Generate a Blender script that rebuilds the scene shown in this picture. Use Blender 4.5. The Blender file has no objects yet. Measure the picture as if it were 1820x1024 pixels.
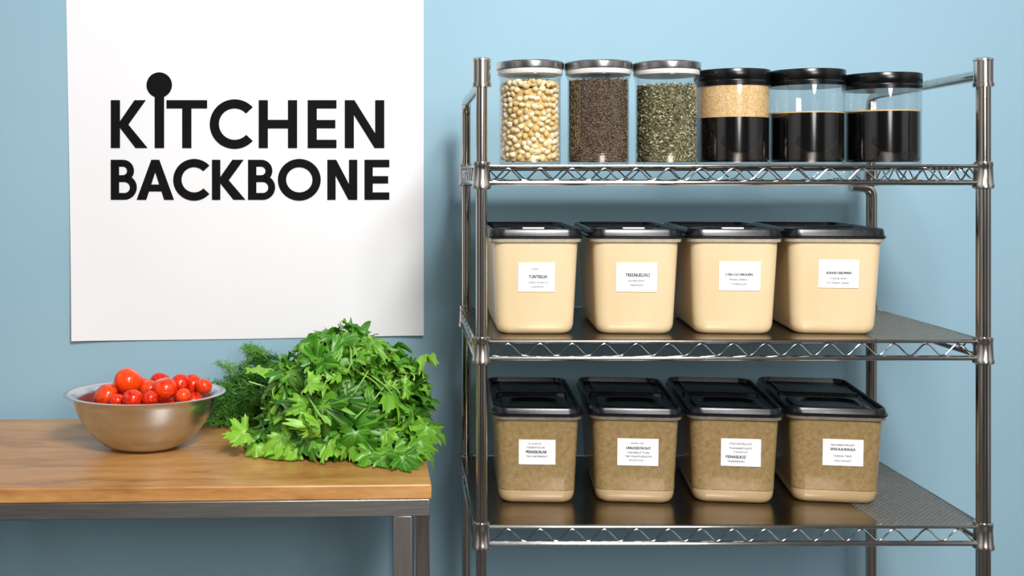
import bpy, math, random
from mathutils import Vector, Matrix
random.seed(7)
S=bpy.context.scene
S.view_settings.view_transform='Standard'
S.view_settings.look='None'
F=1855.0; VX=716.0; VY=310.0; EYE=1.42
def P(px,py,Y): return Vector(((px-VX)*Y/F, Y, EYE-(py-VY)*Y/F))
def PX(px,Y): return (px-VX)*Y/F
def PZ(py,Y): return EYE-(py-VY)*Y/F

# ---------------------------------------------------------------- materials
def rgb(h):
    h=h.lstrip('#'); c=[int(h[i:i+2],16)/255 for i in (0,2,4)]
    return tuple((x/12.92 if x<=.04045 else ((x+.055)/1.055)**2.4) for x in c)+(1,)
def newmat(name):
    m=bpy.data.materials.new(name); m.use_nodes=True
    nt=m.node_tree; b=nt.nodes['Principled BSDF']; return m,nt,b
def mat(name,c1,c2=None,rough=.5,metal=0,scale=(20,20,20),noise=5,detail=4,bump=0,bscale=60,coat=0,spec=.5,rvar=0,objrand=False):
    m,nt,b=newmat(name); N=nt.nodes; L=nt.links
    c2=c2 or c1
    tc=N.new('ShaderNodeTexCoord'); mp=N.new('ShaderNodeMapping'); mp.inputs['Scale'].default_value=scale
    L.new(tc.outputs['Object'],mp.inputs['Vector'])
    nz=N.new('ShaderNodeTexNoise'); nz.inputs['Scale'].default_value=noise; nz.inputs['Detail'].default_value=detail
    L.new(mp.outputs[0],nz.inputs['Vector'])
    r=N.new('ShaderNodeValToRGB'); r.color_ramp.elements[0].position=.35; r.color_ramp.elements[1].position=.65
    r.color_ramp.elements[0].color=rgb(c1); r.color_ramp.elements[1].color=rgb(c2)
    if objrand:
        oi=N.new('ShaderNodeObjectInfo'); ma=N.new('ShaderNodeMath'); ma.operation='MULTIPLY_ADD'; ma.inputs[1].default_value=.45
        sb=N.new('ShaderNodeMath'); sb.operation='SUBTRACT'; sb.inputs[1].default_value=.22
        L.new(oi.outputs['Random'],ma.inputs[0]); L.new(nz.outputs['Fac'],ma.inputs[2]); L.new(ma.outputs[0],sb.inputs[0]); L.new(sb.outputs[0],r.inputs['Fac'])
    else: L.new(nz.outputs['Fac'],r.inputs['Fac'])
    L.new(r.outputs[0],b.inputs['Base Color'])
    b.inputs['Roughness'].default_value=rough; b.inputs['Metallic'].default_value=metal
    b.inputs['Coat Weight'].default_value=coat; b.inputs['Coat Roughness'].default_value=.08
    b.inputs['Specular IOR Level'].default_value=spec
    if rvar:
        mr=N.new('ShaderNodeMapRange'); mr.inputs[3].default_value=rough-rvar; mr.inputs[4].default_value=rough+rvar
        L.new(nz.outputs['Fac'],mr.inputs[0]); L.new(mr.outputs[0],b.inputs['Roughness'])
    if bump:
        n2=N.new('ShaderNodeTexNoise'); n2.inputs['Scale'].default_value=bscale; L.new(mp.outputs[0],n2.inputs['Vector'])
        bp=N.new('ShaderNodeBump'); bp.inputs['Strength'].default_value=bump; bp.inputs['Distance'].default_value=.002
        L.new(n2.outputs['Fac'],bp.inputs['Height']); L.new(bp.outputs[0],b.inputs['Normal'])
    return m
M={}
M['wall']=mat('blue_paint','#93B5C6','#97B9C9',.8,scale=(1,1,1),noise=2,bump=.04,bscale=180,spec=.25)
M['floor']=mat('floor_grey','#37332f','#433e39',.5,scale=(1,1,1),noise=4)
M['paper']=mat('poster_paper','#E8E8EA','#ECECEE',.85,scale=(1,1,1),noise=2,spec=.2)
M['ink']=mat('black_ink','#0b0b0d','#0e0e10',.75,spec=.12)
M['print']=mat('grey_print','#3a3a3c','#424244',.75,spec=.12)
M['post']=mat('bronze_steel','#b8b0a8','#c8c1ba',.15,1,scale=(20,20,2),noise=4,rvar=.03)
M['chrome']=mat('chrome_wire','#c4c1bd','#d0cdc9',.14,1)
M['cap']=mat('satin_steel','#c0b8af','#d0c8bf',.2,1,scale=(30,30,3))
M['plate']=mat('dark_steel_plate','#8f857b','#a0968b',.22,1,scale=(2,30,2),noise=5,rvar=.05)
M['mesh']=mat('perforated_steel','#a8a39c','#b5b0a9',.4,.8)
M['brushed']=mat('brushed_steel','#cfcac4','#dcd8d2',.32,1,scale=(2,60,60),noise=6,rvar=.05)
M['leg']=mat('table_leg_steel','#beb8b2','#cac4be',.34,1,scale=(60,60,2),noise=6)
M['bowl']=mat('bowl_steel','#c3cad0','#cdd3d8',.25,1,scale=(1,1,25),noise=2,detail=1,rvar=.02)
M['lidsteel']=mat('lid_steel','#a9a8a7','#bcbbba',.26,1)
M['seal']=mat('white_seal','#d3d1cd','#dedcd8',.35)
M['black']=mat('black_plastic','#070809','#0a0b0d',.22,spec=.45,rvar=.04)
M['lid']=mat('charcoal_plastic','#0c0e10','#121417',.27,spec=.5,rvar=.05)
M['lip']=mat('smoky_lip','#6f675a','#80776a',.15,coat=.6)
M['cream']=mat('cream_plastic','#D9C197','#E0C9A2',.34,scale=(8,8,3),noise=2,coat=.4)
M['tanlip']=mat('cream_lip','#ABA08E','#b9ad99',.2,coat=.6)
M['white']=mat('label_paper','#E9E9EA','#efeff0',.6,spec=.2)
M['liquid']=mat('black_contents','#050505','#0a0909',.12,coat=.5)
M['creamline']=mat('cream_layer','#d6b681','#e2c391',.4)
M['tomato']=mat('tomato_skin','#cc1404','#ea450e',.22,scale=(1.2,1.2,1.2),noise=2,coat=.2,spec=.35,objrand=True)
def granular(name,a,b_,c,scale,band=None,rough=.35,coat=.4,bump=0,p0=.36,p1=.64):
    m,nt,b=newmat(name); N=nt.nodes; L=nt.links
    tc=N.new('ShaderNodeTexCoord')
    t=N.new('ShaderNodeTexNoise'); t.inputs['Scale'].default_value=scale; t.inputs['Detail'].default_value=6; t.inputs['Roughness'].default_value=.75
    L.new(tc.outputs['Object'],t.inputs['Vector'])
    r=N.new('ShaderNodeValToRGB'); e=r.color_ramp.elements
    e[0].position=p0; e[0].color=rgb(a); e[1].position=p1; e[1].color=rgb(c); k=e.new(.5); k.color=rgb(b_)
    L.new(t.outputs['Fac'],r.inputs['Fac'])
    out=r.outputs[0]
    if band:
        sx=N.new('ShaderNodeSeparateXYZ'); L.new(tc.outputs['Object'],sx.inputs[0])
        ma=N.new('ShaderNodeMath'); ma.operation='LESS_THAN'; ma.inputs[1].default_value=band[0]; L.new(sx.outputs[2],ma.inputs[0])
        mx=N.new('ShaderNodeMix'); mx.data_type='RGBA'; mx.inputs['B'].default_value=rgb(band[1])
        L.new(ma.outputs[0],mx.inputs['Factor']); L.new(out,mx.inputs['A']); out=mx.outputs['Result']
    L.new(out,b.inputs['Base Color'])
    b.inputs['Roughness'].default_value=rough; b.inputs['Coat Weight'].default_value=coat; b.inputs['Coat Roughness'].default_value=.1
    if bump:
        bp=N.new('ShaderNodeBump'); bp.inputs['Strength'].default_value=bump; bp.inputs['Distance'].default_value=.002
        L.new(t.outputs['Fac'],bp.inputs['Height']); L.new(bp.outputs[0],b.inputs['Normal'])
    return m
M['brown']=granular('brown_grain_bin','#786039','#927950','#aa926a',110,band=(.026,'#b59c74'),p0=.22,p1=.78)
M['tangrain']=granular('tan_powder','#c49c66','#d9b680','#ecd0a0',220,rough=.6,coat=.2,bump=.3)
M['seedcore']=granular('seed_core','#33261a','#524334','#766350',300,rough=.8,coat=0)
M['herbcore']=granular('herb_core','#33301f','#66613f','#9a9570',260,rough=.9,coat=0)
M['nutcore']=mat('nut_core','#cfab6c','#dab97c',.7)
def palette(name,cols,rough=.6):
    m,nt,b=newmat(name); N=nt.nodes; L=nt.links
    at=N.new('ShaderNodeAttribute'); at.attribute_name='tint'
    sp=N.new('ShaderNodeSeparateColor'); L.new(at.outputs['Color'],sp.inputs[0])
    r=N.new('ShaderNodeValToRGB')
    e=r.color_ramp.elements; e[0].color=rgb(cols[0]); e[1].color=rgb(cols[-1])
    for i,c in enumerate(cols[1:-1]):
        k=e.new((i+1)/(len(cols)-1)); k.color=rgb(c)
    L.new(sp.outputs[0],r.inputs['Fac']); L.new(r.outputs[0],b.inputs['Base Color'])
    b.inputs['Roughness'].default_value=rough
    return m
M['nuts']=palette('nut_pieces',['#dcbc7c','#e6cf98','#eedfb6','#f3ecd2'],.65)
M['seeds']=palette('seed_pieces',['#241a12','#54432f','#7c6850','#a8937a'],.6)
M['herbs']=palette('herb_flakes',['#1f1e12','#5e5c36','#a8a47a','#f0ecd4'],.8)
m,nt,b=newmat('oak_wood'); N=nt.nodes; L=nt.links
tc=N.new('ShaderNodeTexCoord'); mp=N.new('ShaderNodeMapping'); mp.inputs['Scale'].default_value=(1.6,8,8); L.new(tc.outputs['Object'],mp.inputs[0])
n1=N.new('ShaderNodeTexNoise'); n1.inputs['Scale'].default_value=2.0; n1.inputs['Detail'].default_value=8; n1.inputs['Distortion'].default_value=.8; L.new(mp.outputs[0],n1.inputs[0])
n2=N.new('ShaderNodeTexNoise'); n2.inputs['Scale'].default_value=18; n2.inputs['Detail'].default_value=6; L.new(mp.outputs[0],n2.inputs[0])
ad=N.new('ShaderNodeMath'); ad.operation='MULTIPLY_ADD'; ad.inputs[1].default_value=.35; L.new(n2.outputs[0],ad.inputs[0]); L.new(n1.outputs[0],ad.inputs[2])
r=N.new('ShaderNodeValToRGB'); e=r.color_ramp.elements; e[0].position=.42; e[0].color=rgb('#8f5c2e'); e[1].position=.92; e[1].color=rgb('#cf9c62'); k=e.new(.66); k.color=rgb('#b68048')
L.new(ad.outputs[0],r.inputs[0]); L.new(r.outputs[0],b.inputs['Base Color']); b.inputs['Roughness'].default_value=.36; b.inputs['Coat Weight'].default_value=.2; b.inputs['Coat Roughness'].default_value=.3
M['wood']=m
m,nt,b=newmat('clear_plastic'); N=nt.nodes; L=nt.links
tr=N.new('ShaderNodeBsdfTransparent'); tr.inputs[0].default_value=(.93,.925,.92,1)
gl=N.new('ShaderNodeBsdfGlossy')
lw=N.new('ShaderNodeLayerWeight'); lw.inputs['Blend'].default_value=.5
pw=N.new('ShaderNodeMath'); pw.operation='POWER'; pw.inputs[1].default_value=3.0; L.new(lw.outputs['Facing'],pw.inputs[0])
ml=N.new('ShaderNodeMath'); ml.operation='MULTIPLY_ADD'; ml.inputs[1].default_value=.6; ml.inputs[2].default_value=.09; L.new(pw.outputs[0],ml.inputs[0])
nz=N.new('ShaderNodeTexNoise'); nz.inputs['Scale'].default_value=3
mr=N.new('ShaderNodeMapRange'); mr.inputs[3].default_value=.02; mr.inputs[4].default_value=.06; L.new(nz.outputs[0],mr.inputs[0]); L.new(mr.outputs[0],gl.inputs['Roughness'])
mx=N.new('ShaderNodeMixShader'); L.new(ml.outputs[0],mx.inputs[0]); L.new(tr.outputs[0],mx.inputs[1]); L.new(gl.outputs[0],mx.inputs[2])
L.new(mx.outputs[0],N['Material Output'].inputs[0]); M['glass']=m
def leafmat(name,dark,mid,light,vein,tr_=.28):
    m,nt,b=newmat(name); N=nt.nodes; L=nt.links
    at=N.new('ShaderNodeAttribute'); at.attribute_name='tint'
    sp=N.new('ShaderNodeSeparateColor'); L.new(at.outputs['Color'],sp.inputs[0])
    r=N.new('ShaderNodeValToRGB'); e=r.color_ramp.elements; e[0].color=rgb(dark); e[1].color=rgb(light); k=e.new(.5); k.color=rgb(mid)
    L.new(sp.outputs[0],r.inputs[0])
    mx=N.new('ShaderNodeMix'); mx.data_type='RGBA'; mx.inputs['B'].default_value=rgb(vein)
    mu=N.new('ShaderNodeMath'); mu.operation='MULTIPLY'; mu.inputs[1].default_value=.6; L.new(sp.outputs[2],mu.inputs[0])
    L.new(mu.outputs[0],mx.inputs['Factor']); L.new(r.outputs[0],mx.inputs['A'])
    L.new(mx.outputs['Result'],b.inputs['Base Color']); b.inputs['Roughness'].default_value=.36
    tl=N.new('ShaderNodeBsdfTranslucent'); L.new(mx.outputs['Result'],tl.inputs[0])
    ms=N.new('ShaderNodeMixShader'); ms.inputs[0].default_value=tr_
    L.new(b.outputs[0],ms.inputs[1]); L.new(tl.outputs[0],ms.inputs[2]); L.new(ms.outputs[0],N['Material Output'].inputs[0])
    return m
M['leaf']=leafmat('parsley_leaf','#184a0e','#46891d','#8fc940','#b4dc7c',.22)
M['dill']=leafmat('dill_leaf','#2d6020','#4a8830','#7ab54c','#7ab552')

# ---------------------------------------------------------------- builder
class MB:
    def __init__(s): s.v=[]; s.f=[]; s.c=[]
    def add(s,vs,fs,col=None):
        o=len(s.v); s.v+= [tuple(v) for v in vs]; s.f+=[tuple(i+o for i in f) for f in fs]
        if col is not None:
            if isinstance(col,tuple): s.c+=[col]*len(vs)
            else: s.c+=col
    def box(s,a,b,M_=None):
        x0,y0,z0=a;x1,y1,z1=b
        vs=[Vector(p) for p in [(x0,y0,z0),(x1,y0,z0),(x1,y1,z0),(x0,y1,z0),(x0,y0,z1),(x1,y0,z1),(x1,y1,z1),(x0,y1,z1)]]
        if M_: vs=[M_@v for v in vs]
        s.add(vs,[(3,2,1,0),(4,5,6,7),(0,1,5,4),(1,2,6,5),(2,3,7,6),(3,0,4,7)])
    def loft(s,rings,cap0=True,cap1=True):
        n=len(rings[0]); vs=[p for r in rings for p in r]; fs=[]
        for k in range(len(rings)-1):
            for i in range(n):
                j=(i+1)%n; fs.append((k*n+i,k*n+j,(k+1)*n+j,(k+1)*n+i))
        if cap0: fs.append(tuple(reversed(range(n))))
        if cap1: fs.append(tuple((len(rings)-1)*n+i for i in range(n)))
        s.add(vs,fs)
    def lathe(s,prof,c=(0,0,0),n=48,sy=1,cap0=True,cap1=True):
        s.loft([[(c[0]+r*math.cos(2*math.pi*i/n),c[1]+sy*r*math.sin(2*math.pi*i/n),c[2]+z) for i in range(n)] for r,z in prof],cap0,cap1)
    def tube(s,pts,r,n=12):
        pts=[Vector(p) for p in pts]; rings=[]
        up=None
        for i,p in enumerate(pts):
            if i==0: t=pts[1]-p
            elif i==len(pts)-1: t=p-pts[i-1]
            else: t=(pts[i+1]-p).normalized()+(p-pts[i-1]).normalized()
            t.normalize()
            if up is None:
                up=Vector((0,0,1)) if abs(t.z)<.9 else Vector((0,1,0))
            a=t.cross(up).normalized(); b=a.cross(t).normalized(); up=b
            rings.append([p+(a*math.cos(2*math.pi*k/n)+b*math.sin(2*math.pi*k/n))*r for k in range(n)])
        s.loft(rings)
    def obj(s,name,mt,parent=None,smooth=True,ang=35,bevel=0,label=None):
        me=bpy.data.meshes.new(name); me.from_pydata(s.v,[],s.f); me.update()
        if s.c and len(s.c)==len(s.v):
            at=me.color_attributes.new('tint','FLOAT_COLOR','POINT')
            at.data.foreach_set('color',[x for c in s.c for x in c])
        me.materials.append(mt)
        if smooth:
            me.polygons.foreach_set('use_smooth',[True]*len(me.polygons)); me.set_sharp_from_angle(angle=math.radians(ang))
        o=bpy.data.objects.new(name,me); S.collection.objects.link(o)
        if parent: o.parent=parent
        if bevel:
            bv=o.modifiers.new('Bevel','BEVEL'); bv.width=bevel; bv.segments=3; bv.limit_method='ANGLE'
        if label: o['label']=label
        return o
def empty(name,loc,label,cat,group=None,rot=0):
    e=bpy.data.objects.new(name,None); e.location=loc; e.rotation_euler=(0,0,rot); e.empty_display_size=.05
    S.collection.objects.link(e); e['label']=label; e['category']=cat
    if group: e['group']=group
    return e
def rr(w,d,r,z,n=6,cx=0,cy=0):
    out=[]
    for qx,qy,a0 in ((1,1,0),(-1,1,90),(-1,-1,180),(1,-1,270)):
        for k in range(n+1):
            a=math.radians(a0+90*k/n)
            out.append((cx+qx*(w/2-r)+r*math.cos(a),cy+qy*(d/2-r)+r*math.sin(a),z))
    return out
def arcpath(pts,rad,n=6):
    pts=[Vector(p) for p in pts]; out=[pts[0]]
    for i in range(1,len(pts)-1):
        a=(pts[i-1]-pts[i]).normalized(); b=(pts[i+1]-pts[i]).normalized()
        p0=pts[i]+a*rad; p1=pts[i]+b*rad
        for k in range(n+1):
            t=k/n; out.append(p0*(1-t)**2+pts[i]*2*t*(1-t)+p1*t*t)
    out.append(pts[-1]); return out

# ---------------------------------------------------------------- setting
WY=2.45
b=MB(); b.box((-3.2,WY,0),(3.4,WY+.1,3.0)); o=b.obj('wall_back',M['wall'],smooth=False); o['kind']='structure'; o['label']='plain light blue painted wall'
b=MB(); b.box((-3.2,-2.0,-.05),(3.4,WY+.1,0)); o=b.obj('floor',M['floor'],smooth=False); o['kind']='structure'; o['label']='grey floor'

# ---------------------------------------------------------------- poster
PY=WY-.0008
e=empty('poster',P(440,600,PY),'large white paper poster with bold black lettering on the wall','poster')
def loc(pt): return pt-e.location
b=MB(); NX,NZ=24,40; vs=[];fs=[]
for j in range(NZ+1):
    v=j/NZ
    for i in range(NX+1):
        u=i/NX
        xl=116+14*v; xr=753
        yb=605-10*u+ 2*math.sin(u*math.pi)
        px=xl+(xr-xl)*u; py=-90+(yb+90)*v
        cur=.009*max(0,(v-.6)/.4)**1.6*(.3+.7*abs(2*u-1)**3)+.005*abs(2*u-1)**8*v
        vs.append(loc(P(px,py,PY))-Vector((0,cur,0)))
for j in range(NZ):
    for i in range(NX):
        a=j*(NX+1)+i; fs.append((a,a+1,a+NX+2,a+NX+1))
b.add(vs,fs); o=b.obj('paper_sheet',M['paper'],e,ang=180)
TY=PY-.0022
cnt=[0]
def prism(b,pts):
    cnt[0]+=1; y0=TY-(cnt[0]%37)*1.5e-5
    ar=sum(pts[i][0]*pts[(i+1)%len(pts)][1]-pts[(i+1)%len(pts)][0]*pts[i][1] for i in range(len(pts)))
    if ar>0: pts=list(reversed(pts))
    fr=[loc(P(x,y,TY)) for x,y in pts]; fr=[Vector((p.x,y0-e.location.y,p.z)) for p in fr]; bk=[p+Vector((0,.0016,0)) for p in fr]; n=len(pts)
    fs=[tuple(range(n)),tuple(reversed(range(n,2*n)))]+[((i+1)%n,i,n+i,n+(i+1)%n) for i in range(n)]
    b.add(fr+bk,fs)
def rect(b,x0,y0,x1,y1): prism(b,[(x0,y0),(x1,y0),(x1,y1),(x0,y1)])
def arc(b,cx,cy,rx,ry,s,a0,a1,n=40):
    for k in range(n):
        t0=math.radians(a0+(a1-a0)*k/n); t1=math.radians(a0+(a1-a0)*(k+1)/n)
        prism(b,[(cx+rx*math.cos(t0),cy-ry*math.sin(t0)),(cx+rx*math.cos(t1),cy-ry*math.sin(t1)),(cx+(rx-s)*math.cos(t1),cy-(ry-s)*math.sin(t1)),(cx+(rx-s)*math.cos(t0),cy-(ry-s)*math.sin(t0))])
def LK(b,x0,x1,t,bs,s):
    m=(t+bs)/2+1; rect(b,x0,t,x0+s,bs)
    prism(b,[(x1-22,t),(x1-2,t),(x0+s+15,m),(x0+s-4,m)]); prism(b,[(x0+s-4,m),(x0+s+15,m),(x1+1,bs),(x1-20,bs)])
def LN(b,x0,x1,t,bs,s):
    rect(b,x0,t,x0+s,bs); rect(b,x1-s,t,x1,bs); prism(b,[(x0,t),(x0+s+1,t),(x1,bs),(x1-s-1,bs)])
def LE(b,x0,x1,t,bs,s):
    rect(b,x0,t,x0+s,bs); h=s-1.5; m=(t+bs)/2
    rect(b,x0,t,x1,t+h); rect(b,x0,m-h/2,x1-2,m+h/2); rect(b,x0,bs-h,x1,bs)
def LC(b,cx,cy,r,s): arc(b,cx,cy,r,r,s,43,317)
def LB(b,x0,x1,t,bs,s):
    rect(b,x0,t,x0+s,bs); m=t+(bs-t)*.47; h=s-2.5
    r1=(m+h/2-t)/2; c1=t+r1; X1=x1-5-r1
    rect(b,x0,t,X1,t+h); rect(b,x0,m-h/2,X1,m+h/2); arc(b,X1,c1,r1,r1,h,-90,90,20)
    r2=(bs-m+h/2)/2; c2=bs-r2; X2=x1-r2
    rect(b,x0,bs-h,X2,bs); rect(b,x0,m-h/2,X2,m+h/2); arc(b,X2,c2,r2,r2,h,-90,90,20)
b=MB(); T,B_,s=178,263,16
LK(b,197,261,T,B_,s); rect(b,275,160,291.5,B_)
prism(b,[(283+22.5*math.cos(2*math.pi*k/40),151-22.5*math.sin(2*math.pi*k/40)) for k in range(40)])
rect(b,296,T,368,T+14.5); rect(b,324,T,340,B_)
LC(b,417,220.5,44,16); rect(b,460,T,476,B_); rect(b,512,T,528,B_); rect(b,470,213,520,228)
LE(b,547,598,T,B_,s); LN(b,613,683,T,B_,s)
b.obj('lettering',M['ink'],e,smooth=False,label='bold black word KITCHEN with a round dot over the I')
b=MB(); T,B_,s=284,355,14.5
LB(b,197,243,T,B_,s)
prism(b,[(243,B_),(260,B_),(283,T),(269,T)]); prism(b,[(292,B_),(309,B_),(283,T),(269,T)]); rect(b,256,328,297,340)
LC(b,345,319.5,37,14.5); LK(b,377,435,T,B_,s); LB(b,441,489,T,B_,s); arc(b,532,319.5,38,37,14.5,0,360,60)
LN(b,582,635,T,B_,s); LE(b,648,692,T,B_,s)
b.obj('lettering',M['ink'],e,smooth=False,label='bold black word BACKBONE')

# ---------------------------------------------------------------- table
TZ=.86
t=empty('work_table',(0.052,1.885,0),'oak-topped work table with brushed steel frame against the wall','table',rot=math.radians(2.0))
D=.535; Lh=1.02
b=MB(); b.box((-Lh,0,TZ-.027),(0,D,TZ)); b.obj('tabletop',M['wood'],t,bevel=.003,ang=60)
b=MB(); zt=TZ-.0272; zb=zt-.031
b.box((-Lh+.01,.003,zb),(-.003,.033,zt)); b.box((-Lh+.01,D-.035,zb),(-.003,D-.005,zt))
b.box((-.033,.0331,zb),(-.003,D-.0351,zt)); b.box((-Lh+.01,.0331,zb),(-Lh+.04,D-.0351,zt))
b.obj('steel_apron',M['brushed'],t,bevel=.002,ang=60)
for (x,y,wd) in ((-.069,.006,.034),(-Lh+.02,.006,.034),(-.024,.10,.027),(-Lh+.02,D-.042,.034),(-.042,D-.042,.034)):
    b=MB(); b.box((x,y,0.0),(x+wd,y+wd,zb)); b.obj('leg',M['leg'] if y<.09 else M['post'],t,bevel=.002,ang=60)

# ---------------------------------------------------------------- bowl
BY=2.14; BX=PX(258,BY)
SYB=.78
o_=empty('mixing_bowl',(BX,BY,TZ),'brushed stainless steel mixing bowl holding cherry tomatoes','bowl')
outer=[(.050,0),(.064,.002),(.085,.012),(.108,.032),(.124,.052),(.136,.075),(.143,.098),(.146,.109),(.151,.1125),(.160,.1137),(.1635,.1132),(.1642,.1142),(.161,.1152),(.151,.1145),(.144,.112),(.141,.098),(.134,.076),(.122,.054),(.106,.034),(.083,.014),(.05,.004)]
b=MB(); b.lathe(outer,n=96,sy=SYB); b.obj('bowl_body',M['bowl'],o_,ang=60)
toms=[(232,680,.029,2.13),(193,704,.024,2.10),(238,710,.021,2.06),(212,694,.024,2.20),(264,699,.022,2.12),(287,679,.021,2.20),(298,698,.025,2.08),(322,686,.022,2.13),(344,685,.020,2.165),(365,692,.017,2.15),(252,690,.022,2.21),
 (215,722,.026,2.13),(270,728,.027,2.11),(322,716,.025,2.11),(292,714,.026,2.17),(248,716,.026,2.18),(343,708,.022,2.14),(182,712,.020,2.15),(310,700,.022,2.21),(268,706,.016,2.06),(330,706,.016,2.07),(212,712,.016,2.07)]
tp=[[P(x,y,Y),r] for x,y,r,Y in toms]
for it in range(90):
    for i in range(len(tp)):
        for j in range(i):
            d=tp[i][0]-tp[j][0]; L_=d.length; m_=(tp[i][1]+tp[j][1])*1.0
            if L_<m_:
                d=d/L_*(m_-L_)*.5; d.z*=.5; tp[i][0]+=d; tp[j][0]-=d
    for q in tp:
        dz=q[0].z-TZ; rx=.136 if dz>.09 else .136*math.sqrt(max(.05,1-((.1-dz)/.1)**2))
        dx=(q[0].x-BX); dy=(q[0].y-BY)/SYB; R=math.hypot(dx,dy)
        if R>rx-q[1] and R>1e-5:
            k=max(.001,rx-q[1])/R; q[0].x=BX+dx*k; q[0].y=BY+dy*k*SYB
def tomato_mesh():
    b=MB(); n=28; rows=18; rings=[]
    for k in range(1,rows):
        th=math.pi*k/rows
        rad=math.sin(th); z=math.cos(th)*.94
        if th<.5: z-= .12*math.cos(th/.5*math.pi/2)
        rings.append([(rad*(1+.025*math.cos(5*2*math.pi*i/n))*math.cos(2*math.pi*i/n),rad*math.sin(2*math.pi*i/n),z) for i in range(n)])
    b.loft(list(reversed(rings))); return b
tm=None
for i,(p,r) in enumerate(tp):
    if tm is None:
        o=tomato_mesh().obj('cherry_tomato',M['tomato'],ang=80); tm=o.data
    else:
        o=bpy.data.objects.new('cherry_tomato',tm); S.collection.objects.link(o)
    k=1.06 if i in(6,5,8) else 1
    o.location=p; o.scale=(r*k,r*.98,r*.97); o.rotation_euler=(random.uniform(-.9,.9),random.uniform(-.7,.7),random.uniform(0,6))
    o['label']='shiny red cherry tomato heaped in the steel bowl'; o['category']='tomato'; o['group']='cherry tomatoes in the bowl'

# ---------------------------------------------------------------- leafy greens
def leafgeo(seed):
    rnd=random.Random(seed); n=84; A=140
    lobes=[(0,1.0,34),(50,.88,28),(-50,.88,28),(100,.72,30),(-100,.72,30)]
    lobes=[(a+rnd.uniform(-9,9),l_*rnd.uniform(.85,1.12),w) for a,l_,w in lobes]
    ph=rnd.uniform(0,6); rip=rnd.uniform(.12,.24); fold=rnd.uniform(-.15,.4); curl=rnd.uniform(.0,.95); vs=[(0,0,0)]; cs=[(0,1)]
    fr=[.25,.48,.68,.86,1.0]
    for i in range(n+1):
        a=-A+2*A*i/n
        r=.40; v=0
        for la,ll,w in lobes:
            q=1-(abs(a-la)/w)
            if q>0: r=max(r,.40+(ll-.40)*min(1,q*1.3)**.75); v=max(v,1-min(1,abs(a-la)/4))
        tooth=(.12,.02,-.12,-.03)[i%4]*rnd.uniform(.5,1.4)
        for k,f in enumerate(fr):
            q=r*f*(1+tooth*f**4)*(.6+.4*min(1,(A-abs(a))/22)); x=q*math.sin(math.radians(a)); y=q*math.cos(math.radians(a))
            z=rip*math.sin(math.radians(a)*7+ph)*f*f*r+.07*math.sin(math.radians(a)*15+2*ph)*f**3*r+fold*abs(x)-curl*(q**2)+.05*math.sin(7*y+ph)+.03*math.sin(9*x+2*ph)
            vs.append((x,y,z)); cs.append((f,v*(1-.5*f)))
    fs=[]; K=len(fr)
    for i in range(n):
        a=1+i*K; b_=1+(i+1)*K
        fs.append((0,b_,a))
        for k in range(K-1): fs.append((a+k,b_+k,b_+k+1,a+k+1))
    return vs,fs,cs
LV=[leafgeo(s) for s in range(16)]
def addleaf(b,pos,tip,nor,size,tint,kind=None):
    vs,fs,cs=kind or random.choice(LV)
    y=tip.normalized(); x=y.cross(nor).normalized(); z=x.cross(y)
    sx=size*random.uniform(.75,1.05)
    out=[]; col=[]
    for (a,bb,c),(f,v) in zip(vs,cs):
        p=pos+x*(a*sx)+y*(bb*size)+z*(c*size)
        if p.z<TZ+.002 and p.x<.058 and p.y>1.87: p.z=TZ+.002+random.random()*.002
        if p.y>WY-.012: p.y=WY-.012
        out.append(p); col.append((min(1,max(0,tint+.16*f-.1)),f,v,1))
    b.add([tuple(p-GO) for p in out],fs,col)
GX,GY=PX(608,2.17),2.17
GO=Vector((GX,GY,TZ))
g=empty('leafy_green_bunch',GO,'large bunch of fresh bright green curly leaves on the table','leafy greens')
b=MB()
RX,RYd,RZ=.174,.140,.196
def dome(u,v):
    th=v*math.pi/2; ce=math.cos(th)**.5; se=math.sin(th)**.85
    return Vector((math.cos(u)*ce,math.sin(u)*ce,se))
def bump(d):
    return 1+.10*math.sin(5*d.x+2)+.07*math.sin(7*d.z+4*d.x)+.05*math.sin(6*d.y)
def put(shell,size,tintr,u=None,v=None,lift=.5):
    u=random.uniform(math.pi*.92,math.pi*2.08) if u is None else u
    v=random.random()**.8 if v is None else v
    d=dome(u,v); k=shell*bump(d)
    pos=GO+Vector((d.x*RX*k,d.y*RYd*k,d.z*RZ*k+.006))
    n=Vector((d.x/RX,d.y/RYd,d.z/RZ)).normalized()
    n=(n+Vector((random.gauss(0,.55),random.gauss(0,.45),random.gauss(0,.5)+.3))).normalized()
    t_=Vector((d.x*.8+random.gauss(0,.8),d.y*.5+random.gauss(0,.45),-.4+1.0*max(0,v-.5)+random.gauss(0,.6)))
    t_=(t_-n*t_.dot(n)); t_=t_.normalized()+n*random.uniform(-.3,lift)
    addleaf(b,pos-t_.normalized()*size*.4,t_,n,size,random.uniform(*tintr))
for i in range(110): put(random.uniform(.55,.76),random.uniform(.05,.07),(0,.15))  # inner leaves tinted dark, shade of the gaps put into their colour
for i in range(170): put(random.uniform(.76,.99),random.uniform(.042,.076),(.1,.9))
for i in range(40): put(random.uniform(.98,1.12),random.uniform(.032,.050),(.4,1.0),lift=.9)
for i in range(34): put(random.uniform(1.02,1.15),random.uniform(.032,.048),(.3,.9),u=random.uniform(math.pi*1.0,math.pi*2.0),v=random.uniform(.5,1),lift=1.3)
for i in range(70): put(random.uniform(.8,.96),random.uniform(.04,.06),(0,.5),u=random.uniform(0,math.pi))
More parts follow.
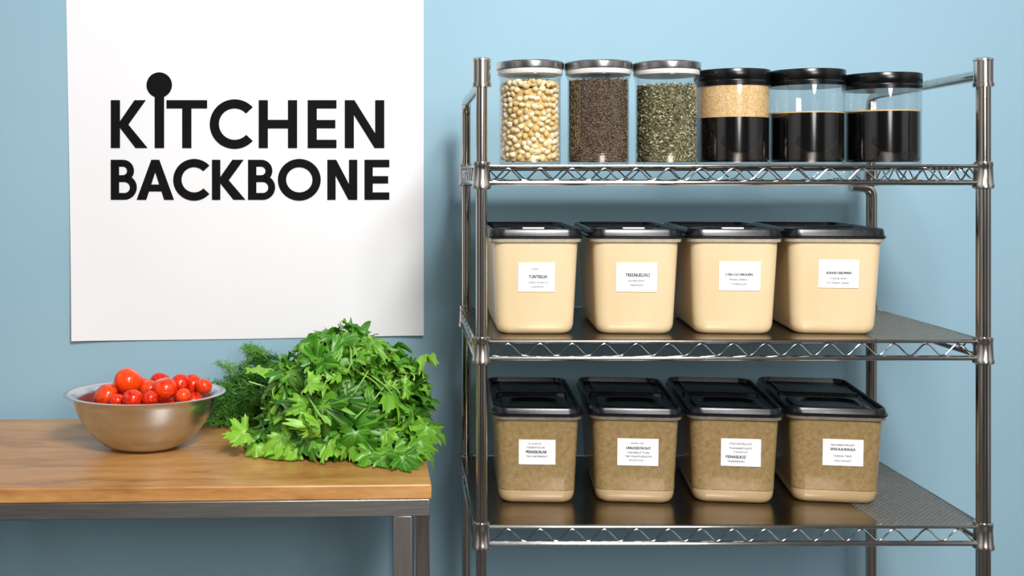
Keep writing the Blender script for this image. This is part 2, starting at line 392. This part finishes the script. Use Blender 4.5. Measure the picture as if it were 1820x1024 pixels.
for i in range(50):
    u=random.uniform(math.pi*1.0,math.pi*2.0); d=Vector((math.cos(u),math.sin(u),0))
    pos=GO+Vector((d.x*RX*random.uniform(.9,1.1),d.y*RYd*random.uniform(.8,1.08),random.uniform(.012,.05)))
    n=(Vector((d.x*.6,d.y*.9,.8))+Vector((random.gauss(0,.3),random.gauss(0,.2),0))).normalized(); t_=d+Vector((random.gauss(0,.5),0,-.35))
    t_=t_-n*t_.dot(n); addleaf(b,pos-t_.normalized()*.015,t_,n,random.uniform(.038,.056),random.uniform(.25,.9))
for px,py,Y in ((458,792,2.06),(500,780,2.05),(530,800,2.04),(436,770,2.08)):
    addleaf(b,P(px,py,Y),Vector((random.uniform(-.8,.2),-.3,random.uniform(-.5,.1))),Vector((-.1,-1,.7)).normalized(),.046,1.0)
for px,py,Y in ((700,800,2.02),(725,795,2.02),(680,812,2.0),(745,785,2.04),(715,812,1.99),(660,806,2.01),(760,760,2.08)):
    addleaf(b,P(px,py,Y),Vector((random.uniform(-.3,.4),-.4,-.5)),Vector((.1,-1,.6)).normalized(),.045,random.uniform(.3,.8))
b.obj('foliage',M['leaf'],g,ang=180)
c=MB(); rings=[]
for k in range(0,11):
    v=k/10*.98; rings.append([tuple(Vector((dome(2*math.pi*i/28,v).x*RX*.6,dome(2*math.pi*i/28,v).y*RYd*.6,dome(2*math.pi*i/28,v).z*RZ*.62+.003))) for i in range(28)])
c.loft(rings); c.c=[(0,0,0,1)]*len(c.v)  # dark green dome added inside the bunch to close gaps between leaves
for i in range(80):
    u=random.uniform(math.pi*.95,math.pi*2.05); v=random.random()
    d=dome(u,v); q=Vector((d.x*RX,d.y*RYd,d.z*RZ)); n0=len(c.v)
    c.tube([q*.5+Vector((0,0,.01)),q*.8+Vector((random.gauss(0,.012),0,.01)),q*1.02+Vector((random.gauss(0,.02),0,0))],.0017,6)
    c.c+=[(.9,1,.6,1)]*(len(c.v)-n0)
for i in range(34):
    u=random.uniform(math.pi*1.1,math.pi*1.9); v=random.uniform(.15,.8); n0=len(c.v); pts=[]
    du=random.uniform(-.5,.5); dv=random.uniform(.1,.35)
    for k in range(7):
        d=dome(u+du*k/6,min(.99,v+dv*k/6)); s_=(1.02+.03*math.sin(k))*bump(d); pts.append(Vector((d.x*RX*s_,d.y*RYd*s_,d.z*RZ*s_+.006)))
    c.tube(pts,.0016,6); c.c+=[(.9,1,.7,1)]*(len(c.v)-n0)
c.obj('stems_and_core',M['leaf'],g)
# dill
DO=P(430,772,2.31); DO.z=TZ
dg=empty('dill_bunch',DO,'bunch of green feathery dill beside the leafy greens','herbs')
b=MB()
def needle(p,d,l,w,t):
    side=d.cross(Vector((random.gauss(0,1),random.gauss(0,1),random.gauss(0,1)))).normalized()*w
    q=[p-side,p+side,p+d*l*.6+side*.8,p+d*l,p+d*l*.6-side*.8]
    for z in q:
        if z.z<TZ+.003: z.z=TZ+.003
        if z.y>2.385: z.y=2.385
    b.add([tuple(z-DO) for z in q],[(0,1,2,3,4)],[(t,1,0,1)]*5)
for i in range(185):
    px=random.uniform(398,505); py=random.uniform(635,760) if px>460 else (random.uniform(670,765) if px>430 else random.uniform(700,768))
    st=P(px,py,random.uniform(2.30,2.35))
    ang=math.radians(random.uniform(85,200)); Ld=random.uniform(.035,.08)
    d=Vector((math.cos(ang),random.gauss(0,.2),math.sin(ang)*.7)).normalized()
    tn=random.uniform(0,1); p=st.copy(); n=15; pts=[p.copy()]
    for k in range(n):
        d=(d+Vector((0,0,-.035))).normalized(); p=p+d*(Ld/n)
        if p.z<TZ+.006: p.z=TZ+.006
        pts.append(p.copy())
        for s_ in range(2):
            bd=(d*.7+Vector((random.gauss(0,.7),random.gauss(0,.5),random.gauss(0,.7)))).normalized(); bl=.022*(1-k/n*.6)
            needle(p,bd,bl,.0006,tn)
            for m_ in range(4):
                q=p+bd*bl*(.3+.18*m_); nd=(bd+Vector((random.gauss(0,.8),random.gauss(0,.8),random.gauss(0,.8)))).normalized()
                needle(q,nd,.009,.0006,min(1,tn+random.uniform(-.1,.25)))
    n0=len(b.v); b.tube([tuple(q-DO) for q in pts[::3]],.0010,5); b.c+=[(tn,1,0,1)]*(len(b.v)-n0)
b.obj('dill_fronds',M['dill'],dg,smooth=False)

# ---------------------------------------------------------------- shelving unit
FY,RY=1.87,2.32; XL,XR=.141,1.040
sh=empty('wire_shelving_unit',((XL+XR)/2,(FY+RY)/2,0),'tall three-tier steel wire shelving unit against the blue wall','shelf')
O=sh.location
def l(p): return tuple(Vector(p)-O)
SZ=[1.438,1.1246,.793]
def collar(post,x,y,z,big):
    b=MB(); k=1.05 if big else 1
    b.lathe([(r*k,zz) for r,zz in [(.0120,.005),(.0150,.004),(.0155,-.003),(.0150,-.004),(.0150,-.010),(.0160,-.034),(.0172,-.036),(.0172,-.042),(.0145,-.044),(.0120,-.044)]],c=l((x,y,z)),n=28)
    b.obj('collar',M['cap'],post)
for x,r in ((XL,.0102),(XR,.0124)):
    b=MB(); b.tube([l((x,FY,.012)),l((x,FY,PZ(118,FY)))],r,24)
    post=b.obj('post',M['post'],sh)
    zt=PZ(105,FY); b=MB()
    b.lathe([(.0150,zt-.050),(.0175,zt-.050),(.0175,zt-.043),(.0160,zt-.042),(.0160,zt-.004),(.0170,zt-.003),(.0165,zt),(.013,zt+.002)],c=l((x,FY,0)),n=28)
    b.obj('post_cap',M['cap'],post)
    b=MB(); b.lathe([(.016,0),(.018,.003),(.018,.012),(.010,.018)],c=l((x,FY,0)),n=24); b.obj('foot',M['black'],post)
    for z in SZ: collar(post,x,FY,z,x==XR)
b=MB(); b.tube([l(p) for p in arcpath([(XL,FY+.01,PZ(148,FY)),(XL,FY+.05,PZ(150,FY)),(XL,RY,PZ(182,RY)),(XL,RY,.012)],.03)],.0100,20)
lp=b.obj('post',M['post'],sh)
b=MB(); b.tube([l(p) for p in arcpath([P(1512,331,2.31),(XR,2.315,PZ(333,2.315)),(XR,RY,.012)],.022)],.0118,20)
rp=b.obj('post',M['post'],sh)
b=MB(); b.tube([l(p) for p in arcpath([(XR,FY+.008,PZ(133,FY)),(XR,RY,PZ(170,RY)),(XR,RY,SZ[0]-.03)],.03)],.0100,20)
b.obj('side_rail',M['post'],sh)
for post,x in ((lp,XL),(rp,XR)):
    for z in SZ: collar(post,x,RY,z,False)
    b=MB(); b.lathe([(.016,0),(.018,.003),(.018,.012),(.010,.018)],c=l((x,RY,0)),n=24); b.obj('foot',M['black'],post)
def shelf(z):
    x0,x1,y0,y1=XL-.010,XR+.002,FY-.004,RY+.008
    b=MB()
    for zz,r in ((z-.0032,.0032),(z-.033,.0046)):
        loop=rr(x1-x0,y1-y0,.016,zz,6,(x0+x1)/2,(y0+y1)/2); loop.append(loop[0])
        b.tube([l(p) for p in loop],r,10)
    for k in range(5):
        yy=y0+(y1-y0)*(k+1)/6; b.tube([l((x0,yy,z-.008)),l((x1,yy,z-.008))],.0024,8)
    fr=b.obj('shelf',M['chrome'],sh)
    b=MB()
    def zig(p0,p1,n):
        pts=[]; p0=Vector(p0); p1=Vector(p1)
        for k in range(n*8+1):
            t=k/(n*8); ph=(k%8)/8
            w=abs(2*ph-1); w=min(1,max(0,(w-.12)/.76))
            pts.append(l(p0.lerp(p1,t)+Vector((0,0,-.007-.022*w))))
        b.tube(pts,.0015,8)
    zig((XL+.018,y0,z),(XR-.018,y0,z),15); zig((XL+.018,y1,z),(XR-.018,y1,z),15)
    zig((x0,FY+.02,z),(x0,RY-.02,z),7); zig((x1,FY+.02,z),(x1,RY-.02,z),7)
    b.obj('truss_wire',M['chrome'],fr)
    xs=.855
    b=MB(); b.loft([rr(xs-x0-.004,y1-y0-.008,.012,z-.004,6,(x0+xs)/2,(y0+y1)/2),rr(xs-x0-.004,y1-y0-.008,.012,z-.0002,6,(x0+xs)/2,(y0+y1)/2)])
    b.v=[l(v) for v in b.v]; b.obj('deck_plate',M['plate'],fr)
    b=MB(); a0,a1,c0,c1=xs,x1-.003,y0+.003,y1-.003; st=.0112; w=.0015
    W=a1-a0; H=c1-c0
    for sgn in (1,-1):
        k=-H
        while k<W:
            t0=max(0,-k); t1=min(H,W-k)
            if t1-t0>.002:
                ya,yb=(c0+t0,c0+t1) if sgn>0 else (c1-t0,c1-t1)
                p=Vector((a0+k+t0,ya,z-.0018)); q=Vector((a0+k+t1,yb,z-.0018))
                d=(q-p).normalized(); sd=Vector((-d.y,d.x,0))*w; up=Vector((0,0,.0010))
                vs=[p-sd-up,p+sd-up,p+sd+up,p-sd+up,q-sd-up,q+sd-up,q+sd+up,q-sd+up]
                b.add([l(v) for v in vs],[(0,1,2,3),(7,6,5,4),(0,4,5,1),(1,5,6,2),(2,6,7,3),(3,7,4,0)])
            k+=st
    b.obj('perforated_panel',M['mesh'],fr,smooth=False)
for z in SZ: shelf(z)

# ---------------------------------------------------------------- bins
def textmesh(b,txt,cx,cz,size,y,wid=None):
    cu=bpy.data.curves.new('tmp','FONT'); cu.body=txt; cu.size=1; cu.align_x='CENTER'; cu.extrude=0
    ob=bpy.data.objects.new('tmp',cu); S.collection.objects.link(ob)
    bpy.context.view_layer.update()
    me=bpy.data.meshes.new_from_object(ob.evaluated_get(bpy.context.evaluated_depsgraph_get()))
    xs=[v.co.x for v in me.vertices]; w0=(max(xs)-min(xs)) or 1
    sx=(wid/w0) if wid else size
    b.add([(cx+v.co.x*sx,y,cz+v.co.y*size) for v in me.vertices],[tuple(p.vertices) for p in me.polygons])
    bpy.data.objects.remove(ob); bpy.data.curves.remove(cu); bpy.data.meshes.remove(me)
def make_bin(name,label,grp,cxp,Yf,zs,W,H,Dp,rot,bodymat,lipmat,lab,lines,sticker,deep):
    rot=-math.radians(rot); X=PX(cxp,Yf)
    R=Matrix.Rotation(rot,3,'Z'); c=Vector((X,Yf,zs))+R@Vector((0,Dp/2,0))
    e=empty(name,c,label,'storage bin',grp,rot)
    bw=W*.895; bb=W*.82; dt=Dp-.014; db=dt-.022
    rad=.024
    b=MB(); rg=[]
    for f,z in ((-.034,0),(-.022,.0008),(-.011,.0045),(-.004,.010),(0,.018)): rg.append(rr(bb+f,db+f,rad+f*.25,z))
    z0=.018
    for k in range(1,9):
        t=k/8; z=z0+(H-.012-z0)*t; w_=bb+(bw-bb)*t; d_=db+(dt-db)*t
        if deep and k==1:
            for dz,ins in ((.0255,0),(.0262,-.0016),(.0268,-.0016),(.0275,.0012)):
                tt=(dz-z0)/(H-.012-z0); rg.append(rr(bb+(bw-bb)*tt+ins,db+(dt-db)*tt+ins,rad,dz))
            continue
        rg.append(rr(w_,d_,rad,z))
    b.loft(rg); b.obj('bin_body',bodymat,e,ang=40)
    b=MB(); b.loft([rr(bw+.002,dt,rad,H-.0125),rr(W-.006,Dp-.006,.027,H-.0095),rr(W-.004,Dp-.004,.028,H-.004),rr(W-.004,Dp-.004,.027,H-.0035)]); b.obj('bin_rim',lipmat,e)
    b=MB(); z=H-.0034; c_=.030; h=.0155 if deep else .0180; u=h-.0215
    b.loft([rr(W-.004,Dp-.004,c_,z),rr(W,Dp,c_,z+.001),rr(W,Dp,c_,z+.0042),rr(W-.004,Dp-.004,c_,z+.0055),rr(W-.007,Dp-.007,c_-.002,z+h-.003),rr(W-.011,Dp-.011,c_-.004,z+h),rr(W-.018,Dp-.018,c_-.006,z+h),rr(W-.024,Dp-.024,.018,z+h-.0085),rr(W-.036,Dp-.036,.016,z+h-.0105)])
    b.loft([rr(W-.036,.014,.004,z+.010+u,3,0,Dp*.02),rr(W-.036,.014,.004,z+.019+u,3,0,Dp*.02),rr(W-.040,.010,.003,z+.0205+u,3,0,Dp*.02)])
    lid=b.obj('lid',M['lid'],e,ang=30)
    b=MB(); cy=-Dp*.25; fd=Dp*.36
    b.loft([rr(W-.05,fd,.014,z+.0112+u,6,0,cy),rr(W-.052,fd-.002,.014,z+.0165+u,6,0,cy),rr(W-.058,fd-.008,.012,z+.018+u,6,0,cy),rr(W-.080,fd-.028,.03,z+.018+u,6,0,cy),rr(W-.088,fd-.036,.028,z+.0135+u,6,0,cy)])
    b.obj('lid_flap',M['black'],lid,ang=30)
    if deep:
        b=MB(); b.loft([rr(W-.055,Dp*.33,.014,z+.0112+u,6,0,Dp*.27),rr(W-.057,Dp*.33-.003,.014,z+.015+u,6,0,Dp*.27),rr(W-.063,Dp*.33-.009,.012,z+.0155+u,6,0,Dp*.27)]); b.obj('lid_panel',M['black'],lid,ang=30)
    if sticker:
        b=MB(); b.loft([rr(.040,.012,.003,z+h+.0001,3,-.005,-Dp/2+.0145),rr(.040,.012,.003,z+h+.0022,3,-.005,-Dp/2+.0145)])
        b.obj('lid_sticker',M['white'],lid)
    x0,y0,x1,y1=lab; s=Yf/F*1.006
    lx0=(x0-cxp)*s; lx1=(x1-cxp)*s; lz0=PZ(y1,Yf)-zs; lz1=PZ(y0,Yf)-zs
    def fy(z):
        t=(z-z0)/(H-.012-z0); return -(db+(dt-db)*t)/2-.0012
    b=MB()
    vs=[(lx0,fy(lz0),lz0),(lx1,fy(lz0),lz0),(lx1,fy(lz1),lz1),(lx0,fy(lz1),lz1)]
    vs+=[(v[0],v[1]+.0015,v[2]) for v in vs]
    b.add(vs,[(0,1,2,3),(7,6,5,4),(0,4,5,1),(1,5,6,2),(2,6,7,3),(3,7,4,0)])
    lo=b.obj('label_sticker',M['white'],e,smooth=False)
    bold=max(hh for *_,hh in lines)
    for small in (0,1):
        b=MB()
        for txt,dx,py,wpx,hpx in lines:
            if (hpx<bold)!=bool(small): continue
            zc=PZ(py,Yf)-zs; k=.75 if small else .88
            offs=((0,0),(.00018,0),(-.00018,0)) if not small else ((0,0),)
            for ox,oz in offs:
                textmesh(b,txt,(dx-cxp)*s+ox,zc-hpx*s*.36+oz,hpx*s*1.35*k,fy(zc)-.0005-abs(ox)*.1,wpx*s*.86)
        if b.v: b.obj('label_print',M['print'] if small else M['ink'],lo,smooth=False)
    return e
ZM=SZ[1]; ZB=SZ[2]
Hm=.181
mid=[(954,.176,(922,468,987,520),[('CASEO',952,479,16,3),('TUNTREUA',957,493,38,7),('CAEOE COURAL LCT',958,503,42,4),('CHAWETN',956,511,26,4)],True,1),
(1133,.176,(1097,468,1169,520),[('TREENUEUXO',1135,490,50,7),('SUUSSUNNY',1133,500,34,4),('TSSSNNXN',1133,508,28,4)],True,3),
(1310,.178,(1281,466,1353,518),[('LTRU CU DROUEN',1316,489,54,5),('TRNNE UNRETU',1315,498,40,4),('TUNNROUET',1316,506,32,4)],True,4.5),
(1490,.186,(1459,463,1528,513),[('SUUUSI USEUNNH',1494,486,50,5),('STEETSE NNN',1493,496,32,4),('TUTTENSN TESSNI',1492,504,44,4)],False,5.5)]
for cx,W,lab,lines,st,rot in mid:
    make_bin('cream_storage_bin','cream food storage bin with black lid and white label','cream bins on the middle shelf',cx,1.905,ZM,W,Hm,.30,rot,M['cream'],M['tanlip'],lab,lines,st,False)
bot=[(956,.177,(923,784,988,829),[('TL SUSUN',951,791,26,3),('TSTESTTO IN',953,798,36,4),('PENASSUALAR',954,806,42,6),('TNE UNRTENSUUT',955,814,44,4)],2.5),
(1132,.182,(1099,782,1171,831),[('SUSN. HR',1134,790,26,3),('UNUOESTKOUT',1136,799,50,5),('CEUSEUTTUN',1136,807,44,4),('TRE TNUOTUEUUTN',1136,814,54,4),('OTUETTUN',1132,821,30,3)],5),
(1309,.185,(1284,782,1353,832),[('TTRTOSTELLOT',1318,791,46,4),('TUNAERTUOT',1318,799,46,4),('TSEENT',1318,806,30,3),('FENASUUZ',1310,815,40,6),('TENREENNN',1310,823,34,4)],6.5),
(1491,.191,(1466,783,1535,831),[('SUUIEENTRUET',1500,793,46,4),('SFEOUUESUUI',1500,801,48,5),('TUNUSL TENT',1500,813,36,4),('TEN NNNET',1500,822,34,3)],8)]
for cx,W,lab,lines,rot in bot:
    make_bin('brown_storage_bin','storage bin of brown grain with black lid and white label','brown bins on the bottom shelf',cx,1.965,ZB,W,.173,.315,rot,M['brown'],M['lip'],lab,lines,False,True)

# ---------------------------------------------------------------- jars
JY=1.955; ZT=SZ[0]+.0003
def ico(sub):
    import bmesh
    bm=bmesh.new(); bmesh.ops.create_icosphere(bm,subdivisions=sub,radius=1)
    v=[tuple(x.co) for x in bm.verts]; f=[tuple(y.index for y in x.verts) for x in bm.faces]; bm.free(); return v,f
I1=ico(1); I2=ico(2)
def grains(b,geo,pos,sz,jit=0):
    R=Matrix.Rotation(random.uniform(0,6.28),3,Vector((random.gauss(0,1),random.gauss(0,1),random.gauss(0,1))).normalized())
    t=random.random()
    ax=Vector((random.gauss(0,1),random.gauss(0,1),random.gauss(0,1))).normalized()
    b.add([tuple(Vector(pos)+R@(Vector((v[0]*sz[0],v[1]*sz[1],v[2]*sz[2]))*(1-jit*math.exp(-((Vector(v)-ax).length*1.8)**2)))) for v in geo[0]],geo[1],(t,0,0,1))
def fillpts(n,R,z0,z1):
    for i in range(n):
        a=random.uniform(0,2*math.pi); yield (R*math.cos(a),R*math.sin(a),random.uniform(z0,z1))
def toppts(n,R,z):
    for i in range(n):
        a=random.uniform(0,2*math.pi); r=R*math.sqrt(random.random()); yield (r*math.cos(a),r*math.sin(a),z)
def tall_jar(cxp,kind,label,h,fill):
    e=empty('storage_jar',(PX(cxp,JY),JY,ZT),label,'jar','steel-lidded jars on the top shelf')
    R=.0570; hb=h-.0245
    b=MB(); b.lathe([(R-.006,0),(R-.002,.001),(R,.004),(R,hb-.008),(R+.0018,hb-.003),(R+.0018,hb)],n=64,cap1=False)
    b.obj('jar_body',M['glass'],e,ang=50)
    b=MB(); b.lathe([(R-.004,hb-.001),(R-.003,hb+.0002),(R+.0025,hb+.0005),(R+.0035,hb+.002),(R+.0035,hb+.0095),(R+.0025,hb+.0105)],n=64); b.obj('seal_ring',M['seal'],e)
    b=MB(); z=hb+.0106; b.lathe([(R+.002,z),(R+.0057,z),(R+.0061,z+.002),(R+.0061,z+.0115),(R+.0045,z+.0135),(R+.001,z+.014),(R-.002,z+.0125)],n=64); b.obj('lid',M['lidsteel'],e)
    ci=R-.0018
    b=MB()
    if kind=='nuts':
        b.lathe([(ci-.009,.006),(ci-.009,fill-.012)],n=40); b.obj('contents_core',M['nutcore'],e); b=MB()
        pts=[]
        for tries in range(9000):
            a=random.uniform(0,2*math.pi); z=random.uniform(.011,fill); p=Vector(((ci-.0068)*math.cos(a),(ci-.0068)*math.sin(a),z))
            if all((p-q).length>.0096 for q in pts): pts.append(p)
        for p in toppts(150,ci-.009,fill-.006): pts.append(Vector(p)+Vector((0,0,random.uniform(0,.009))))
        for p in pts: grains(b,I2,p,(random.uniform(.0060,.0078),random.uniform(.0050,.0064),random.uniform(.0042,.0054)),random.uniform(0,.5))
        o=b.obj('nuts',M['nuts'],e,ang=180)
    elif kind=='seeds':
        b.lathe([(ci-.003,.005),(ci-.003,fill-.003)],n=48); b.obj('contents_core',M['seedcore'],e); b=MB()
        for p in list(fillpts(6500,ci-.0018,.006,fill))+list(toppts(900,ci-.003,fill-.003)): k=random.uniform(.0008,.0015); grains(b,I1,p,(k,k,k*.8))
        o=b.obj('seeds',M['seeds'],e,ang=180)
    else:
        b.lathe([(ci-.003,.005),(ci-.003,fill-.004)],n=48); b.obj('contents_core',M['herbcore'],e); b=MB()
        for p in list(fillpts(5200,ci-.0022,.006,fill-.002))+[ (x,y,z+random.uniform(0,.008)) for x,y,z in toppts(800,ci-.003,fill-.005)]:
            k=random.uniform(.0018,.0042)
            d1=Vector((random.gauss(0,1),random.gauss(0,1),random.gauss(0,1))).normalized(); d2=d1.orthogonal().normalized()
            p=Vector(p); q=[p+d1*k,p+d2*k*.5,p-d1*k,p-d2*k*.5]
            for v in q:
                h_=math.hypot(v.x,v.y)
                if h_>ci-.0005: v.x*=(ci-.0005)/h_; v.y*=(ci-.0005)/h_
            t=random.random()**1.2
            b.add([tuple(v) for v in q],[(0,1,2,3)],(t,0,0,1))
        o=b.obj('dried_herbs',M['herbs'],e,smooth=False)
    o['kind']='stuff'
tall_jar(942,'nuts','tall clear jar of pale yellow nuts with a steel lid',.191,.151)
tall_jar(1063,'seeds','tall clear jar of small brown seeds with a steel lid',.191,.159)
tall_jar(1184,'herbs','tall clear jar of dried green herbs with a steel lid',.190,.146)
JY2=1.99
def short_jar(cxp,label,h,liq,tan,R=.0688):
    e=empty('storage_jar',(PX(cxp,JY2),JY2,ZT),label,'jar','black-lidded jars on the top shelf')
    hb=h-.030
    b=MB(); b.lathe([(R-.006,0),(R-.002,.001),(R,.005),(R,hb)],n=64,cap1=False); b.obj('jar_body',M['glass'],e,ang=50)
    b=MB(); z=hb; b.lathe([(R+.0005,z),(R+.0012,z+.0005),(R+.0014,z+.007),(R+.0004,z+.0085),(R+.0004,z+.010),(R+.0014,z+.0115),(R+.0016,z+.0285),(R+.0008,z+.0298),(R-.003,z+.0302),(R-.008,z+.029)],n=64); b.obj('lid',M['black'],e)
    ci=R-.0018
    b=MB(); b.lathe([(ci-.004,.005),(ci,.009),(ci,liq)],n=64); b.obj('dark_contents',M['liquid'],e)
    if tan:
        b=MB(); b.lathe([(ci,liq+.0002),(ci,hb-.001)],n=64); b.obj('tan_powder',M['tangrain'],e)
    else:
        b=MB(); b.lathe([(ci,liq+.0002),(ci,liq+.0026)],n=64); b.obj('cream_layer',M['creamline'],e)
short_jar(1301,'round jar of tan powder above black contents with black lid',.178,.088,True)
short_jar(1433,'clear round jar half full of black liquid with black lid',.178,.096,False)
short_jar(1567,'slightly shorter clear jar half full of black liquid, black lid',.171,.099,False,.0690)

# ---------------------------------------------------------------- lights
def area(name,loc_,tgt,size,en,col=(1,1,1)):
    li=bpy.data.lights.new(name,'AREA'); li.shape='DISK'; li.size=size; li.energy=en; li.color=col
    o=bpy.data.objects.new(name,li); o.location=loc_; S.collection.objects.link(o)
    o.rotation_euler=(Vector(tgt)-Vector(loc_)).to_track_quat('-Z','Y').to_euler(); return o
area('key_light',(.60,-.1,2.85),(.15,2.3,1.25),.75,90,(1,.99,.97))
area('fill_light',(.9,-1.3,2.1),(-.1,2.3,1.15),1.0,38,(1,.995,.985))
w=bpy.data.worlds.new('world'); S.world=w; w.use_nodes=True; nt=w.node_tree; N=nt.nodes; L=nt.links
tc=N.new('ShaderNodeTexCoord'); sx=N.new('ShaderNodeSeparateXYZ'); L.new(tc.outputs['Generated'],sx.inputs[0])
r=N.new('ShaderNodeValToRGB'); e=r.color_ramp.elements; e[0].position=0; e[0].color=(.05,.047,.045,1); e[1].position=1; e[1].color=(1,1,1,1); k=e.new(.45); k.color=(.24,.236,.232,1)
mr=N.new('ShaderNodeMapRange'); mr.inputs[1].default_value=-1; L.new(sx.outputs[2],mr.inputs[0]); L.new(mr.outputs[0],r.inputs[0])
# light and dark bands added to the world colour for streaks in the metal
r2=N.new('ShaderNodeValToRGB'); e=r2.color_ramp.elements; e[0].position=0; e[0].color=(.5,.5,.5,1); e[1].position=1; e[1].color=(.5,.5,.5,1)
for p_,v_ in ((.08,2.2),(.16,2.2),(.22,.25),(.42,.3),(.47,1.5),(.53,1.5),(.58,.3),(.76,.25),(.83,2.4),(.92,2.2)):
    k=e.new(p_); k.color=(v_,v_,v_,1)
m2=N.new('ShaderNodeMapRange'); m2.inputs[1].default_value=-1; L.new(sx.outputs[0],m2.inputs[0]); L.new(m2.outputs[0],r2.inputs[0])
mu=N.new('ShaderNodeMix'); mu.data_type='RGBA'; mu.blend_type='MULTIPLY'; mu.inputs['Factor'].default_value=1
L.new(r.outputs[0],mu.inputs['A']); L.new(r2.outputs[0],mu.inputs['B'])
L.new(mu.outputs['Result'],N['Background'].inputs[0]); N['Background'].inputs[1].default_value=.68

# ---------------------------------------------------------------- camera
cd=bpy.data.cameras.new('camera'); co=bpy.data.objects.new('camera',cd); S.collection.objects.link(co)
co.location=(0,0,EYE); co.rotation_euler=(math.pi/2,0,0)
cd.sensor_width=36; cd.sensor_fit='HORIZONTAL'; cd.lens=F/1820*36
cd.shift_x=(910-VX)/1820; cd.shift_y=-(512-VY)/1820; cd.clip_start=.05
S.camera=co
